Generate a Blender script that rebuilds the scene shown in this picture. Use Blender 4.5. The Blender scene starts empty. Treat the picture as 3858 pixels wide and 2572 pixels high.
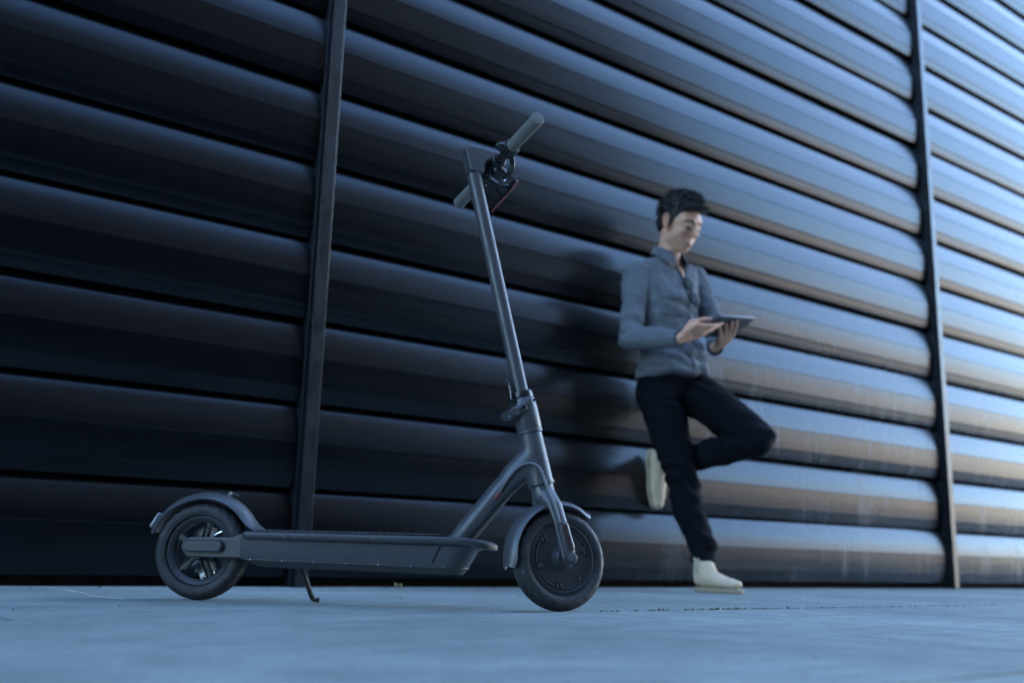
import bpy, bmesh, math, random
from mathutils import Vector, Matrix, noise
from math import sin, cos, tan, radians as R, pi, sqrt, atan2
random.seed(7)
scn = bpy.context.scene
col = scn.collection

# ------------------------------------------------------------------ camera, sky, sun, exposure
YAW, PITCH, ROLL = 0.63790, 0.21199, 0.02561
fw = Vector((sin(YAW)*cos(PITCH), cos(YAW)*cos(PITCH), sin(PITCH)))
rt = Vector((cos(YAW), -sin(YAW), 0)); up = rt.cross(fw)
r2 = rt*cos(ROLL) + up*sin(ROLL); u2 = up*cos(ROLL) - rt*sin(ROLL)
cd = bpy.data.cameras.new('camera'); cam = bpy.data.objects.new('camera', cd); col.objects.link(cam)
cam.matrix_world = Matrix(((r2.x, u2.x, -fw.x, 0), (r2.y, u2.y, -fw.y, 0), (r2.z, u2.z, -fw.z, 0.1211), (0, 0, 0, 1)))
cd.lens = 35.0; cd.sensor_width = 36.0; cd.sensor_fit = 'HORIZONTAL'
cd.clip_start = 0.02; cd.clip_end = 2000
cd.dof.use_dof = True; cd.dof.focus_distance = 2.27; cd.dof.aperture_fstop = 2.2
scn.camera = cam

SUN_EL, SUN_ROT = 16.0, 66.0          # low sun almost along the wall and just behind it: the street lies in its shade
w = bpy.data.worlds.new('World'); scn.world = w; w.use_nodes = True
nt = w.node_tree; bg = nt.nodes['Background']
sky = nt.nodes.new('ShaderNodeTexSky'); sky.sky_type = 'NISHITA'; sky.sun_disc = False
sky.sun_elevation = R(SUN_EL); sky.sun_rotation = R(SUN_ROT); sky.air_density = 1.0; sky.dust_density = 0.8; sky.ozone_density = 3.3
nt.links.new(sky.outputs[0], bg.inputs[0]); bg.inputs[1].default_value = 0.15
ld = bpy.data.lights.new('sun', 'SUN'); ld.energy = 3.0; ld.angle = R(0.5); ld.color = (1, .9, .78)
sun = bpy.data.objects.new('sun', ld); col.objects.link(sun)
sd = Vector((sin(R(SUN_ROT))*cos(R(SUN_EL)), cos(R(SUN_ROT))*cos(R(SUN_EL)), sin(R(SUN_EL))))
sun.rotation_euler = sd.to_track_quat('Z', 'Y').to_euler()
scn.view_settings.view_transform = 'Standard'; scn.view_settings.look = 'None'
scn.view_settings.exposure = 3.88; scn.view_settings.gamma = 1.0; scn.view_settings.use_curve_mapping = False
scn.render.engine = 'CYCLES'
scn.cycles.use_denoising = True
scn.cycles.max_bounces = 6; scn.cycles.glossy_bounces = 4; scn.cycles.sample_clamp_indirect = 6

# ------------------------------------------------------------------ materials
def mat(name, c, rough=.5, metal=0., spec=.5, var=.0, vscale=20., bump=0., bscale=200., rvar=0., stretch=(1, 1, 1), c2=None, aniso=0., coat=0., thresh=None):
    m = bpy.data.materials.new(name); m.use_nodes = True
    n = m.node_tree; p = n.nodes['Principled BSDF']; L = n.links.new
    p.inputs['Base Color'].default_value = (*c, 1); p.inputs['Roughness'].default_value = rough
    p.inputs['Metallic'].default_value = metal; p.inputs['Specular IOR Level'].default_value = spec
    p.inputs['Coat Weight'].default_value = coat; p.inputs['Coat Roughness'].default_value = .15
    if var or rvar or bump or c2:
        g = n.nodes.new('ShaderNodeNewGeometry'); mp = n.nodes.new('ShaderNodeMapping'); mp.inputs['Scale'].default_value = stretch
        L(g.outputs['Position'], mp.inputs[0])
    if var or c2:
        t = n.nodes.new('ShaderNodeTexNoise'); t.inputs['Scale'].default_value = vscale; t.inputs['Detail'].default_value = 6; t.inputs['Roughness'].default_value = .65
        L(mp.outputs[0], t.inputs[0])
        rp = n.nodes.new('ShaderNodeValToRGB'); e = rp.color_ramp.elements
        lo, hi = thresh or (.3, .7)
        e[0].position = lo; e[1].position = hi
        ca = c2 or tuple(x*(1-var) for x in c); cb = c if c2 else tuple(min(1, x*(1+var)) for x in c)
        e[0].color = (*ca, 1); e[1].color = (*cb, 1)
        L(t.outputs[0], rp.inputs[0]); L(rp.outputs[0], p.inputs['Base Color'])
    if rvar:
        t2 = n.nodes.new('ShaderNodeTexNoise'); t2.inputs['Scale'].default_value = vscale*1.7; t2.inputs['Detail'].default_value = 4
        L(mp.outputs[0], t2.inputs[0]); mr = n.nodes.new('ShaderNodeMapRange')
        mr.inputs[1].default_value = .3; mr.inputs[2].default_value = .7; mr.inputs[3].default_value = max(.02, rough-rvar); mr.inputs[4].default_value = min(1, rough+rvar)
        L(t2.outputs[0], mr.inputs[0]); L(mr.outputs[0], p.inputs['Roughness'])
    if bump:
        t3 = n.nodes.new('ShaderNodeTexNoise'); t3.inputs['Scale'].default_value = bscale; t3.inputs['Detail'].default_value = 5
        L(mp.outputs[0], t3.inputs[0]); b = n.nodes.new('ShaderNodeBump'); b.inputs['Strength'].default_value = bump; b.inputs['Distance'].default_value = .002
        L(t3.outputs[0], b.inputs['Height']); L(b.outputs[0], p.inputs['Normal'])
    return m

def slat_material():
    m = bpy.data.materials.new('dark_coated_metal'); m.use_nodes = True
    n = m.node_tree; p = n.nodes['Principled BSDF']; L = n.links.new
    N = n.nodes.new
    g = N('ShaderNodeNewGeometry')
    def nz(scale, stretch, detail=5, rough=.6):
        mp = N('ShaderNodeMapping'); mp.inputs['Scale'].default_value = stretch; L(g.outputs['Position'], mp.inputs[0])
        t = N('ShaderNodeTexNoise'); t.inputs['Scale'].default_value = scale; t.inputs['Detail'].default_value = detail; t.inputs['Roughness'].default_value = rough
        L(mp.outputs[0], t.inputs[0]); return t.outputs[0]
    def rng(s, a, b, c, d):
        mr = N('ShaderNodeMapRange'); mr.inputs[1].default_value = a; mr.inputs[2].default_value = b; mr.inputs[3].default_value = c; mr.inputs[4].default_value = d
        L(s, mr.inputs[0]); return mr.outputs[0]
    streak = rng(nz(16, (1, 1, .07), 4), .52, .72, 0, 1)        # rain streaks running down
    patch = rng(nz(1.3, (1, 1, 1.4), 2), .38, .60, 0, 1)       # only here and there
    mul = N('ShaderNodeMath'); mul.operation = 'MULTIPLY'; L(streak, mul.inputs[0]); L(patch, mul.inputs[1])
    cl = rng(nz(3, (.25, 1, 3), 5), .3, .7, .8, 1.2)
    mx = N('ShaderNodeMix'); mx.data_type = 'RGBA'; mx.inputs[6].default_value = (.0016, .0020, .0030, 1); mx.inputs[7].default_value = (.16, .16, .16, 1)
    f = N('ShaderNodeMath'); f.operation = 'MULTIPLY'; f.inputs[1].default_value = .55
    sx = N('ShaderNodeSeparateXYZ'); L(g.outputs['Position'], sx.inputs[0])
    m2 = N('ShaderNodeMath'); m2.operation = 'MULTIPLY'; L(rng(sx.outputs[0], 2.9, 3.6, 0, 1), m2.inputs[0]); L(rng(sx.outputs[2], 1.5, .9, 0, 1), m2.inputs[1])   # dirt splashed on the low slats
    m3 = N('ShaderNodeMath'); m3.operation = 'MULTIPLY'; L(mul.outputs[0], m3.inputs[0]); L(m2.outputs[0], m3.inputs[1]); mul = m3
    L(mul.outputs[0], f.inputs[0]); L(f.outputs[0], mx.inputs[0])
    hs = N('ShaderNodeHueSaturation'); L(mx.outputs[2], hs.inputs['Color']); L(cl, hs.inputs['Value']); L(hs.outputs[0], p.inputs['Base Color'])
    p.inputs['Metallic'].default_value = 0; p.inputs['IOR'].default_value = 1.39; p.inputs['Specular Tint'].default_value = (.82, .91, 1.0, 1); p.inputs['Specular IOR Level'].default_value = .5
    ra = rng(nz(5, (.15, 1, 2.5), 6), .3, .7, .22, .32)
    ad = N('ShaderNodeMath'); ad.operation = 'MULTIPLY_ADD'; ad.inputs[1].default_value = .18; L(mul.outputs[0], ad.inputs[0]); L(ra, ad.inputs[2]); L(ad.outputs[0], p.inputs['Roughness'])
    b = N('ShaderNodeBump'); b.inputs['Strength'].default_value = .12; b.inputs['Distance'].default_value = .004
    L(nz(2.2, (.5, 1, 3.5), 3), b.inputs['Height'])
    b2 = N('ShaderNodeBump'); b2.inputs['Strength'].default_value = .22; b2.inputs['Distance'].default_value = .0012    # drawing lines along the slat
    L(nz(1.6, (.25, 1, 40), 5, .7), b2.inputs['Height']); L(b.outputs[0], b2.inputs['Normal']); L(b2.outputs[0], p.inputs['Normal'])
    return m

def paving_material(name='paving_concrete', base=(.232, .262, .248)):
    m = bpy.data.materials.new(name); m.use_nodes = True
    n = m.node_tree; p = n.nodes['Principled BSDF']; L = n.links.new; N = n.nodes.new
    g = N('ShaderNodeNewGeometry')
    def nz(scale, stretch=(1, 1, 1), detail=6, rough=.6):
        mp = N('ShaderNodeMapping'); mp.inputs['Scale'].default_value = stretch; L(g.outputs['Position'], mp.inputs[0])
        t = N('ShaderNodeTexNoise'); t.inputs['Scale'].default_value = scale; t.inputs['Detail'].default_value = detail; t.inputs['Roughness'].default_value = rough
        L(mp.outputs[0], t.inputs[0]); return t.outputs[0]
    def rng(s, a, b, c, d):
        mr = N('ShaderNodeMapRange'); mr.inputs[1].default_value = a; mr.inputs[2].default_value = b; mr.inputs[3].default_value = c; mr.inputs[4].default_value = d
        L(s, mr.inputs[0]); return mr.outputs[0]
    def mul(a, b):
        q = N('ShaderNodeMath'); q.operation = 'MULTIPLY'; L(a, q.inputs[0]); L(b, q.inputs[1]); return q.outputs[0]
    big = rng(nz(1.1), .3, .7, .70, 1.2)
    mid = rng(nz(7, (1, 2.2, 1), 6, .7), .3, .7, .74, 1.2)
    fine = rng(nz(110, (1, 1, 1), 5, .75), .25, .75, .62, 1.34)
    spots = rng(nz(38, (1, 1, 1), 2), .66, .74, 1, .62)
    v = mul(mul(big, mid), mul(fine, spots))
    cr = N('ShaderNodeTexVoronoi'); cr.feature = 'DISTANCE_TO_EDGE'; cr.inputs['Scale'].default_value = 1.05
    mpv = N('ShaderNodeMapping'); mpv.inputs['Scale'].default_value = (.55, 1.0, 1)
    wob = N('ShaderNodeTexNoise'); wob.inputs['Scale'].default_value = 4.5; wob.inputs['Detail'].default_value = 5; L(g.outputs['Position'], wob.inputs[0])
    va = N('ShaderNodeVectorMath'); va.operation = 'MULTIPLY_ADD'; va.inputs[1].default_value = (.35, .35, 0); L(wob.outputs['Color'], va.inputs[0]); L(g.outputs['Position'], va.inputs[2])
    L(va.outputs[0], mpv.inputs[0]); L(mpv.outputs[0], cr.inputs['Vector'])
    crack = rng(cr.outputs['Distance'], 0.0, .0035, .35, 1.0)
    keep = rng(nz(.9, (1, 1, 1), 1), .50, .54, 0, 1)
    mk = N('ShaderNodeMix'); mk.data_type = 'FLOAT'; mk.inputs[2].default_value = 1.0; L(keep, mk.inputs[0]); L(crack, mk.inputs[3])
    v = mul(v, mk.outputs[0])
    hs = N('ShaderNodeHueSaturation'); hs.inputs['Color'].default_value = (*base, 1); L(v, hs.inputs['Value']); L(hs.outputs[0], p.inputs['Base Color'])
    L(rng(nz(6), .3, .7, .48, .68), p.inputs['Roughness'])
    b = N('ShaderNodeBump'); b.inputs['Strength'].default_value = .35; b.inputs['Distance'].default_value = .0015
    L(nz(190, (1, 1, 1), 6), b.inputs['Height']); L(b.outputs[0], p.inputs['Normal'])
    return m

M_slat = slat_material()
M_post = mat('post_metal', (.008, .009, .012), .36, .0, .5, var=.25, vscale=14, rvar=.08, bump=.05, bscale=60)
M_black = mat('shadow_gap_black', (.006, .006, .007), .85, 0, .2)
M_pave = paving_material()
M_paint = mat('matt_charcoal_paint', (.056, .058, .062), .38, 0., .5, var=.16, vscale=16, rvar=.09, bump=.10, bscale=1400)
M_paint2 = mat('charcoal_plastic', (.040, .042, .046), .46, 0, .5, var=.12, vscale=80, bump=.12, bscale=900)
M_rubber = mat('tyre_rubber', (.024, .024, .025), .62, 0, .45, var=.5, vscale=28, rvar=.1, bump=.15, bscale=500)
M_black_gloss = mat('black_plastic', (.012, .012, .014), .30, 0, .5, rvar=.08, vscale=40)
M_motor = mat('motor_cover_metal', (.024, .025, .029), .42, .3, .5, var=.2, vscale=70, rvar=.08, bump=.06, bscale=500)
M_grip = mat('grey_grip_rubber', (.150, .148, .134), .62, 0, .35, var=.1, vscale=60, bump=.1, bscale=600)
M_steel = mat('bright_steel', (.55, .56, .58), .24, 1., .5, rvar=.08, vscale=120)
M_dsteel = mat('dark_steel', (.10, .10, .11), .35, 1., .5, rvar=.1, vscale=90)
M_red = mat('dull_red_plastic', (.13, .035, .03), .42, 0, .5, var=.15, vscale=90)
M_brown = mat('dark_reflector', (.055, .030, .028), .28, 0, .5, var=.15, vscale=90)
M_pinkedge = mat('pale_red_edge', (.70, .22, .22), .35, .0, .5)
M_cable = mat('grey_cable', (.10, .11, .12), .45, 0, .5)
M_lamp = mat('tail_lens', (.19, .17, .19), .2, 0, .6, coat=.6)
M_skin = mat('skin', (.70, .37, .235), .50, 0, .45, var=.10, vscale=40, bump=.06, bscale=350)
M_skin.node_tree.nodes['Principled BSDF'].inputs['Subsurface Weight'].default_value = .12
M_skin.node_tree.nodes['Principled BSDF'].inputs['Subsurface Radius'].default_value = (.012, .005, .003)
M_lip = mat('lip', (.33, .13, .11), .42)
M_hair = mat('dark_hair', (.018, .0135, .012), .52, 0, .4, var=.5, vscale=120, stretch=(1, 1, .35), bump=.5, bscale=260)
M_eye = mat('eye_shaded', (.25, .21, .19), .5)  # white of the eye, darkened: eye-socket shade is put into the colour
M_iris = mat('brown_iris', (.02, .012, .008), .15)
M_shirt = mat('chambray_shirt', (.130, .137, .146), .85, 0, .2, var=.16, vscale=26, bump=.5, bscale=700)
M_shirt_in = mat('shirt_inside', (.05, .06, .075), .9, 0, .2)
M_trouser = mat('dark_navy_cloth', (.0048, .0054, .0080), .9, 0, .12, var=.25, vscale=18, bump=.5, bscale=600)
M_suede = mat('cream_suede', (.66, .49, .325), .85, 0, .2, var=.10, vscale=30, bump=.4, bscale=420)
M_sole = mat('tan_sole', (.40, .31, .20), .7, 0, .3, var=.2, vscale=60)
M_elastic = mat('boot_elastic', (.50, .42, .30), .9, 0, .2)
M_button = mat("shirt_button", (.16, .17, .18), .4)
M_tablet = mat('tablet_back', (.075, .08, .09), .45, .0, .5, rvar=.05, vscale=40)
M_glass = mat('screen_glass', (.008, .008, .010), .06, 0, .5)
M_lens = mat('dark_green_lens', (.004, .009, .009), .35, 0, .15)
M_leaf = mat('dry_leaf', (.22, .15, .08), .7, 0, .3, var=.3, vscale=150)
M_moss = mat('moss', (.045, .05, .016), .9, 0, .2, var=.4, vscale=200)
M_straw = mat('dry_straw', (.55, .53, .46), .6)
M_grit = mat('dark_grit', (.06, .06, .06), .9, var=.5, vscale=90)
M_brick = mat('brown_render', (.46, .36, .29), .85, 0, .3, var=.22, vscale=.35, bump=.3, bscale=20)
M_dkfac = mat('dark_facade', (.016, .017, .019), .75, 0, .2, var=.3, vscale=.5)
M_window = mat('window_glass', (.012, .014, .018), .08, 0, .5)

# ------------------------------------------------------------------ helpers
def link(o, parent=None):
    col.objects.link(o)
    if parent is not None: o.parent = parent
    return o
def tag(o, label=None, cat=None, group=None, kind=None):
    if label: o['label'] = label
    if cat: o['category'] = cat
    if group: o['group'] = group
    if kind: o['kind'] = kind
    return o
def empty(name, loc=(0, 0, 0), rz=0.):
    o = bpy.data.objects.new(name, None); o.location = loc; o.rotation_euler = (0, 0, rz); o.empty_display_size = .1
    return link(o)
def mesh_from_bm(name, bm, m, ang=35, recalc=True):
    if recalc: bmesh.ops.recalc_face_normals(bm, faces=bm.faces[:])
    me = bpy.data.meshes.new(name); bm.to_mesh(me); bm.free()
    me.materials.append(m)
    me.polygons.foreach_set('use_smooth', [True]*len(me.polygons))
    if ang < 180: me.set_sharp_from_angle(angle=R(ang))
    return me
def obj(name, bm, m, parent=None, ang=35, xf=None, bevel=0, seg=2):
    if xf is not None: bmesh.ops.transform(bm, matrix=xf, verts=bm.verts[:])
    me = mesh_from_bm(name, bm, m, ang)
    o = link(bpy.data.objects.new(name, me), parent)
    if bevel:
        b = o.modifiers.new('b', 'BEVEL'); b.width = bevel; b.segments = seg; b.limit_method = 'ANGLE'; b.angle_limit = R(38)
    return o
def V(*a): return Vector(a)
def box(bm, c, s, rot=None):
    r = bmesh.ops.create_cube(bm, size=1)
    mm = Matrix.Translation(c) @ (rot.to_4x4() if rot else Matrix()) @ Matrix.Diagonal((*s, 1))
    bmesh.ops.transform(bm, matrix=mm, verts=r['verts']); return r['verts']
def frame_from(d, hint=V(0, 0, 1)):
    d = d.normalized()
    if abs(d.dot(hint)) > .95: hint = V(1, 0, 0)
    x = hint.cross(d).normalized(); y = d.cross(x)
    return x, y, d
def tube(bm, pts, rad, n=14, cap=True, flat=1.0, hint=V(0, 0, 1)):
    pts = [Vector(p) for p in pts]
    if not hasattr(rad, '__len__'): rad = [rad]*len(pts)
    rings = []; x = None
    for i, p in enumerate(pts):
        d = (pts[min(i+1, len(pts)-1)] - pts[max(i-1, 0)]).normalized()
        if x is None: x, y, _ = frame_from(d, hint)
        else:
            x = (x - d*x.dot(d)).normalized(); y = d.cross(x)
        rings.append([bm.verts.new(p + (x*cos(2*pi*k/n) + y*sin(2*pi*k/n)*flat)*rad[i]) for k in range(n)])
    for a, b in zip(rings, rings[1:]):
        for k in range(n): bm.faces.new((a[k], a[(k+1) % n], b[(k+1) % n], b[k]))
    if cap:
        bm.faces.new(rings[0][::-1]); bm.faces.new(rings[-1])
def spline(pts, sub=6):
    P = [Vector(p) for p in pts]; P = [P[0]*2-P[1]] + P + [P[-1]*2-P[-2]]
    out = []
    for i in range(1, len(P)-2):
        for k in range(sub):
            t = k/sub; a, b, c, d = P[i-1:i+3]
            out.append(.5*((2*b)+(c-a)*t+(2*a-5*b+4*c-d)*t*t+(3*b-a-3*c+d)*t**3))
    out.append(P[-2]); return out
def lathe(bm, prof, n=64, closed=True, axis='Y', c=(0, 0, 0)):
    """prof = [(radius, offset along axis)]"""
    rings = []
    for k in range(n):
        a = 2*pi*k/n; rr = []
        for r_, o in prof:
            v = (r_*cos(a), o, r_*sin(a)) if axis == 'Y' else ((r_*cos(a), r_*sin(a), o) if axis == 'Z' else (o, r_*cos(a), r_*sin(a)))
            rr.append(bm.verts.new(Vector(v)+Vector(c)))
        rings.append(rr)
    m = len(prof)
    for k in range(n):
        a, b = rings[k], rings[(k+1) % n]
        for i in range(m if closed else m-1):
            j = (i+1) % m
            bm.faces.new((a[i], a[j], b[j], b[i]))
    if not closed:
        for e in (0, m-1):
            if prof[e][0] > 1e-6:
                bm.faces.new([rings[k][e] for k in range(n)])
    bmesh.ops.remove_doubles(bm, verts=bm.verts[:], dist=1e-6)
    return rings
def cyl(bm, p0, p1, r, n=24, r1=None):
    tube(bm, [p0, p1], [r, r if r1 is None else r1], n)
def prism(bm, poly, y0, y1):
    """poly = [(x, z)] extruded along y"""
    a = [bm.verts.new((x, y0, z)) for x, z in poly]; b = [bm.verts.new((x, y1, z)) for x, z in poly]
    n = len(poly); bm.faces.new(a); bm.faces.new(b[::-1])
    for i in range(n): bm.faces.new((a[i], b[i], b[(i+1) % n], a[(i+1) % n]))
def ell(bm, c, r, rot=None, sub=2):
    q = bmesh.ops.create_icosphere(bm, subdivisions=sub, radius=1)
    if not hasattr(r, '__len__'): r = (r, r, r)
    mm = Matrix.Translation(c) @ (rot.to_4x4() if rot else Matrix()) @ Matrix.Diagonal((*r, 1))
    bmesh.ops.transform(bm, matrix=mm, verts=q['verts']); return q['verts']
def hull(bm, items, sub=2):
    """convex hull of ellipsoids [(centre, radius or radii)]"""
    t = bmesh.new()
    for it in items: ell(t, it[0], it[1], it[2] if len(it) > 2 else None, sub)
    h = bmesh.ops.convex_hull(t, input=t.verts[:])
    junk = list({g for g in h['geom_interior'] + h['geom_unused'] if isinstance(g, bmesh.types.BMVert)})
    bmesh.ops.delete(t, geom=junk, context='VERTS')
    me = bpy.data.meshes.new('tmp'); t.to_mesh(me); t.free(); bm.from_mesh(me); bpy.data.meshes.remove(me)
def chain(bm, pts, rads, sub=2):
    for i in range(len(pts)-1): hull(bm, [(pts[i], rads[i]), (pts[i+1], rads[i+1])], sub)
def blob(name, bm, m, parent=None, voxel=.006, smooth=6, fac=.5, xf=None, post=None, ang=180, decimate=None):
    """joins overlapping shapes into one smooth continuous skin"""
    bmesh.ops.recalc_face_normals(bm, faces=bm.faces[:])
    me = bpy.data.meshes.new('tmp'); bm.to_mesh(me); bm.free()
    o = bpy.data.objects.new('tmp', me); col.objects.link(o)
    rm = o.modifiers.new('r', 'REMESH'); rm.mode = 'VOXEL'; rm.voxel_size = voxel
    if smooth:
        s = o.modifiers.new('s', 'SMOOTH'); s.iterations = smooth; s.factor = fac
    if decimate:
        dd = o.modifiers.new('d', 'DECIMATE'); dd.ratio = decimate
    dg = bpy.context.evaluated_depsgraph_get(); dg.update()
    me2 = bpy.data.meshes.new_from_object(o.evaluated_get(dg)); me2.name = name
    bpy.data.objects.remove(o); bpy.data.meshes.remove(me)
    if post:
        nn = [v.normal.copy() for v in me2.vertices]
        for v, q in zip(me2.vertices, nn): v.co = post(v.co, q)
    if xf is not None: me2.transform(xf)
    me2.materials.clear(); me2.materials.append(m)
    me2.polygons.foreach_set('use_smooth', [True]*len(me2.polygons))
    if ang < 180: me2.set_sharp_from_angle(angle=R(ang))
    return link(bpy.data.objects.new(name, me2), parent)
def stuff_bm(): return bmesh.new()

# ------------------------------------------------------------------ the ground
g_bm = bmesh.new()
for x0, x1, y0, y1 in ((-120, 260, -220, 60),):
    vs = [g_bm.verts.new(p) for p in ((x0, y0, -.022), (x1, y0, -.022), (x1, y1, -.022), (x0, y1, -.022))]; g_bm.faces.new(vs)
M_far = paving_material('plaza_concrete', (.26, .25, .23))
ground = tag(obj('ground', g_bm, M_far), kind='structure')
pave = tag(empty('pavement'), kind='structure')
SL, SW, JT = 2.4, 1.155, .006
slab_meshes = []
for k in range(4):
    b = bmesh.new(); box(b, (SL/2, SW/2, -.0105), (SL-JT, SW-JT, .021))
    bmesh.ops.bevel(b, geom=b.edges[:], offset=.0022, segments=2, affect='EDGES')
    slab_meshes.append(mesh_from_bm('paving_slab', b, M_pave, 40))
rs = random.Random(3)
for j in range(-8, 2):
    y0 = 1.785 + (j-0)*SW
    off = (j % 2)*SL/2 + .35
    for i in range(-5, 8):
        x0 = off + i*SL
        o = bpy.data.objects.new('paving_slab', slab_meshes[(i+j) % 4]); o.parent = pave
        y1 = y0
        o.location = (x0, y1, rs.uniform(-.0007, .0007)); o.rotation_euler = (rs.uniform(-.0006, .0006), rs.uniform(-.0004, .0004), 0)
        col.objects.link(o)
        if j == 1: o.location.y = y0
# last strip up to the wall
b = bmesh.new(); box(b, (0, 0, -.0105), (34, .6, .021)); 
edge = obj('edge_strip', b, M_pave, pave, bevel=.002); edge.location = (3, 1.785+2*SW+.302, 0)

# ------------------------------------------------------------------ the louvred metal wall
S = .30
WY, Z0 = 3.257, .0285
wall = tag(empty('louvred_wall', (0, 0, 0)), 'dark metal wall of wide horizontal curved slats behind the scooter and the man', 'wall')
def profile():
    segs = [[(.012, 46), (.026, 36), (.05, 28), (.075, 23), (.11, 19.5), (.16, 16.5), (.22, 13.5), (.30, 10.5), (.38, 8), (.455, 6)],
            [(.465, -.5), (.55, -1.5), (.64, -2.5), (.73, -4), (.808, -5.5)],
            [(.818, -7.5), (.86, -9.5), (.90, -11), (.935, -13), (.968, -15), (.986, -19)]]
    out = .004; pts = [(.003, -.010), (.004, out)]; t = .004; ang = 55
    for si, sg in enumerate(segs):
        for tt, a in sg:
            out += tan(R((a+ang)/2))*(tt-t)*S if not (si and tt == sg[0][0]) else 0
            pts.append((tt, out)); t = tt; ang = a
        if si < 2:
            pts.append((t+.0028, out+.0016))
            pts.append((t+.0075, out+.0004)); ang = segs[si+1][0][1]
            t = segs[si+1][0][0]
    pts.append((.989, -.010))
    return pts
PROF = profile()
def slat_into(bm, x0, x1, ztop, yoff=0.):
    a = []; c = []
    nx = max(2, int((x1-x0)/1.0))
    cols = []
    for i in range(nx+1):
        x = x0+(x1-x0)*i/nx
        cols.append([bm.verts.new((x, WY-o+yoff, ztop-t*S)) for t, o in PROF])
    for p, q in zip(cols, cols[1:]):
        for k in range(len(PROF)-1): bm.faces.new((p[k], q[k], q[k+1], p[k+1]))
    bm.faces.new(cols[0]); bm.faces.new(cols[-1][::-1])
BAY = 4.09; XP = [1.503 + BAY*k for k in range(-3, 5)]   # post centres
b = bmesh.new(); slat_into(b, .028, BAY-.028, S)
bmesh.ops.recalc_face_normals(b, faces=b.faces[:])
slat_mesh = mesh_from_bm('slat', b, M_slat, 24, recalc=False)
rs = random.Random(11)
NR = 16
for bi in (2, 3, 4):
    for r_ in range(NR):
        o = bpy.data.objects.new('slat', slat_mesh); o.parent = wall
        o.location = (XP[bi], 0, Z0 + r_*S)
        tl = rs.gauss(0, .0065)
        o.location.y = -tl*(Z0+r_*S) * 0 + rs.uniform(-.001, .001)
        # small tilt about its own lower edge
        piv = Vector((0, WY, 0)); Rm = Matrix.Translation(piv) @ Matrix.Rotation(tl, 4, 'X') @ Matrix.Rotation(rs.gauss(0, .0012), 4, 'Z') @ Matrix.Translation(-piv)
        o.matrix_local = Matrix.Translation(o.location) @ Rm
        col.objects.link(o)
b = bmesh.new()
for bi in range(len(XP)-1):
    for r_ in range(0 if bi not in (2, 3, 4) else NR, 40):
        slat_into(b, XP[bi]+.028, XP[bi+1]-.028, Z0+(r_+1)*S)
o = obj('upper_slats', b, M_slat, wall, ang=24); o['kind'] = 'stuff'
HW = Z0+40*S
for x in XP:
    b = bmesh.new()
    box(b, (x, WY-.034, HW/2+.001), (.048, .088, HW)); 
    o = obj('post', b, M_post, wall, bevel=.003)
    b = bmesh.new(); box(b, (x-.029, WY-.026, HW/2), (.009, .06, HW-.01))
    f = obj('post_flange', b, M_post, o, bevel=.0015)
b = bmesh.new(); box(b, ((XP[0]+XP[-1])/2, WY+.06, .0145), (XP[-1]-XP[0], .06, .029)); obj('plinth', b, M_black, wall)
b = bmesh.new(); box(b, ((XP[0]+XP[-1])/2, WY+.16, HW/2+.03), (XP[-1]-XP[0], .28, HW)); obj('backing', b, M_black, wall)
b = bmesh.new(); box(b, (45, WY+4.4, HW/2), (130, 8, HW-.1)); obj('shade_mass', b, M_dkfac, wall)  # unseen mass, stretched far to the right to keep the sun off the street

# ------------------------------------------------------------------ unseen buildings across the street, sized for their reflections in the slats
def facade(name, label, x0, x1, y, h, depth, m, cols_, rows_, ww, wh, z_first, dz):
    root = tag(empty(name, ((x0+x1)/2, y, 0)), label, 'building')
    b = bmesh.new(); box(b, (0, -depth/2, h/2), (x1-x0, depth, h)); obj('wall', b, m, root)
    b = bmesh.new(); box(b, (0, -depth/2, h+.15), (x1-x0+.5, depth+.5, .3)); obj('roof', b, m, root)
    bw = bmesh.new(); box(bw, (0, 0, 0), (ww, .16, wh)); wm = mesh_from_bm('window', bw, M_window)
    for i in range(cols_):
        for j in range(rows_):
            o = bpy.data.objects.new('window', wm); o.parent = root
            o.location = (-(x1-x0)/2 + (i+.5)*(x1-x0)/cols_, -.05, z_first+j*dz); col.objects.link(o)
    return root
facade('dark_building', 'unseen tall dark building across the street, sized to darken the left slats', -40, 13.0, -6.5, 14, 12, M_dkfac, 12, 2, 1.4, 2.0, 2.6, 3.6)
facade('brown_building', 'long low brown building across the square mirrored in the bright right slats', 16, 150, -48, 15.5, 14, M_brick, 26, 4, 2.0, 1.7, 2.4, 3.7)

# ------------------------------------------------------------------ the electric scooter
SC = tag(empty('electric_scooter', (.8748, 2.4124, 0), R(-44.055)), 'charcoal grey electric kick scooter parked on its stand in front of the metal wall', 'scooter')
# local axes: x = heading, y = left (away from the camera), z = up
RW = .1155
AX0 = V(.789, 0, .408); AXD = V(-.2343, 0, .9722).normalized()
STEER = Matrix.Translation(AX0) @ Matrix.Rotation(R(34), 4, AXD) @ Matrix.Translation(-AX0)
def ax(z): return AX0 + AXD*((z-AX0.z)/AXD.z)

# frame: head tube and down tube in one casting
b = bmesh.new()
hull(b, [(ax(.402), .0285), (ax(.292), .0305)], 3)
for zc in (.402, .290):
    pass
chain(b, [V(.600, 0, .118), V(.636, 0, .163), V(.728, 0, .277), V(.800, 0, .352)], [.027, .0275, .028, .030], 3)
hull(b, [(V(.745, 0, .302), .027), (ax(.365), .027), (ax(.33), .029)], 3)
frame = blob('frame', b, M_paint, SC, .0045, 10)
for z, r_ in ((.409, .0305), (.2885, .032)):
    b = bmesh.new(); cyl(b, ax(z-.004), ax(z+.004), r_, 40); obj('headset_ring', b, M_paint, frame, bevel=.0015)
b = bmesh.new(); cyl(b, ax(.2835), ax(.2862), .0285, 40); obj('headset_seal', b, M_black_gloss, frame)

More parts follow.
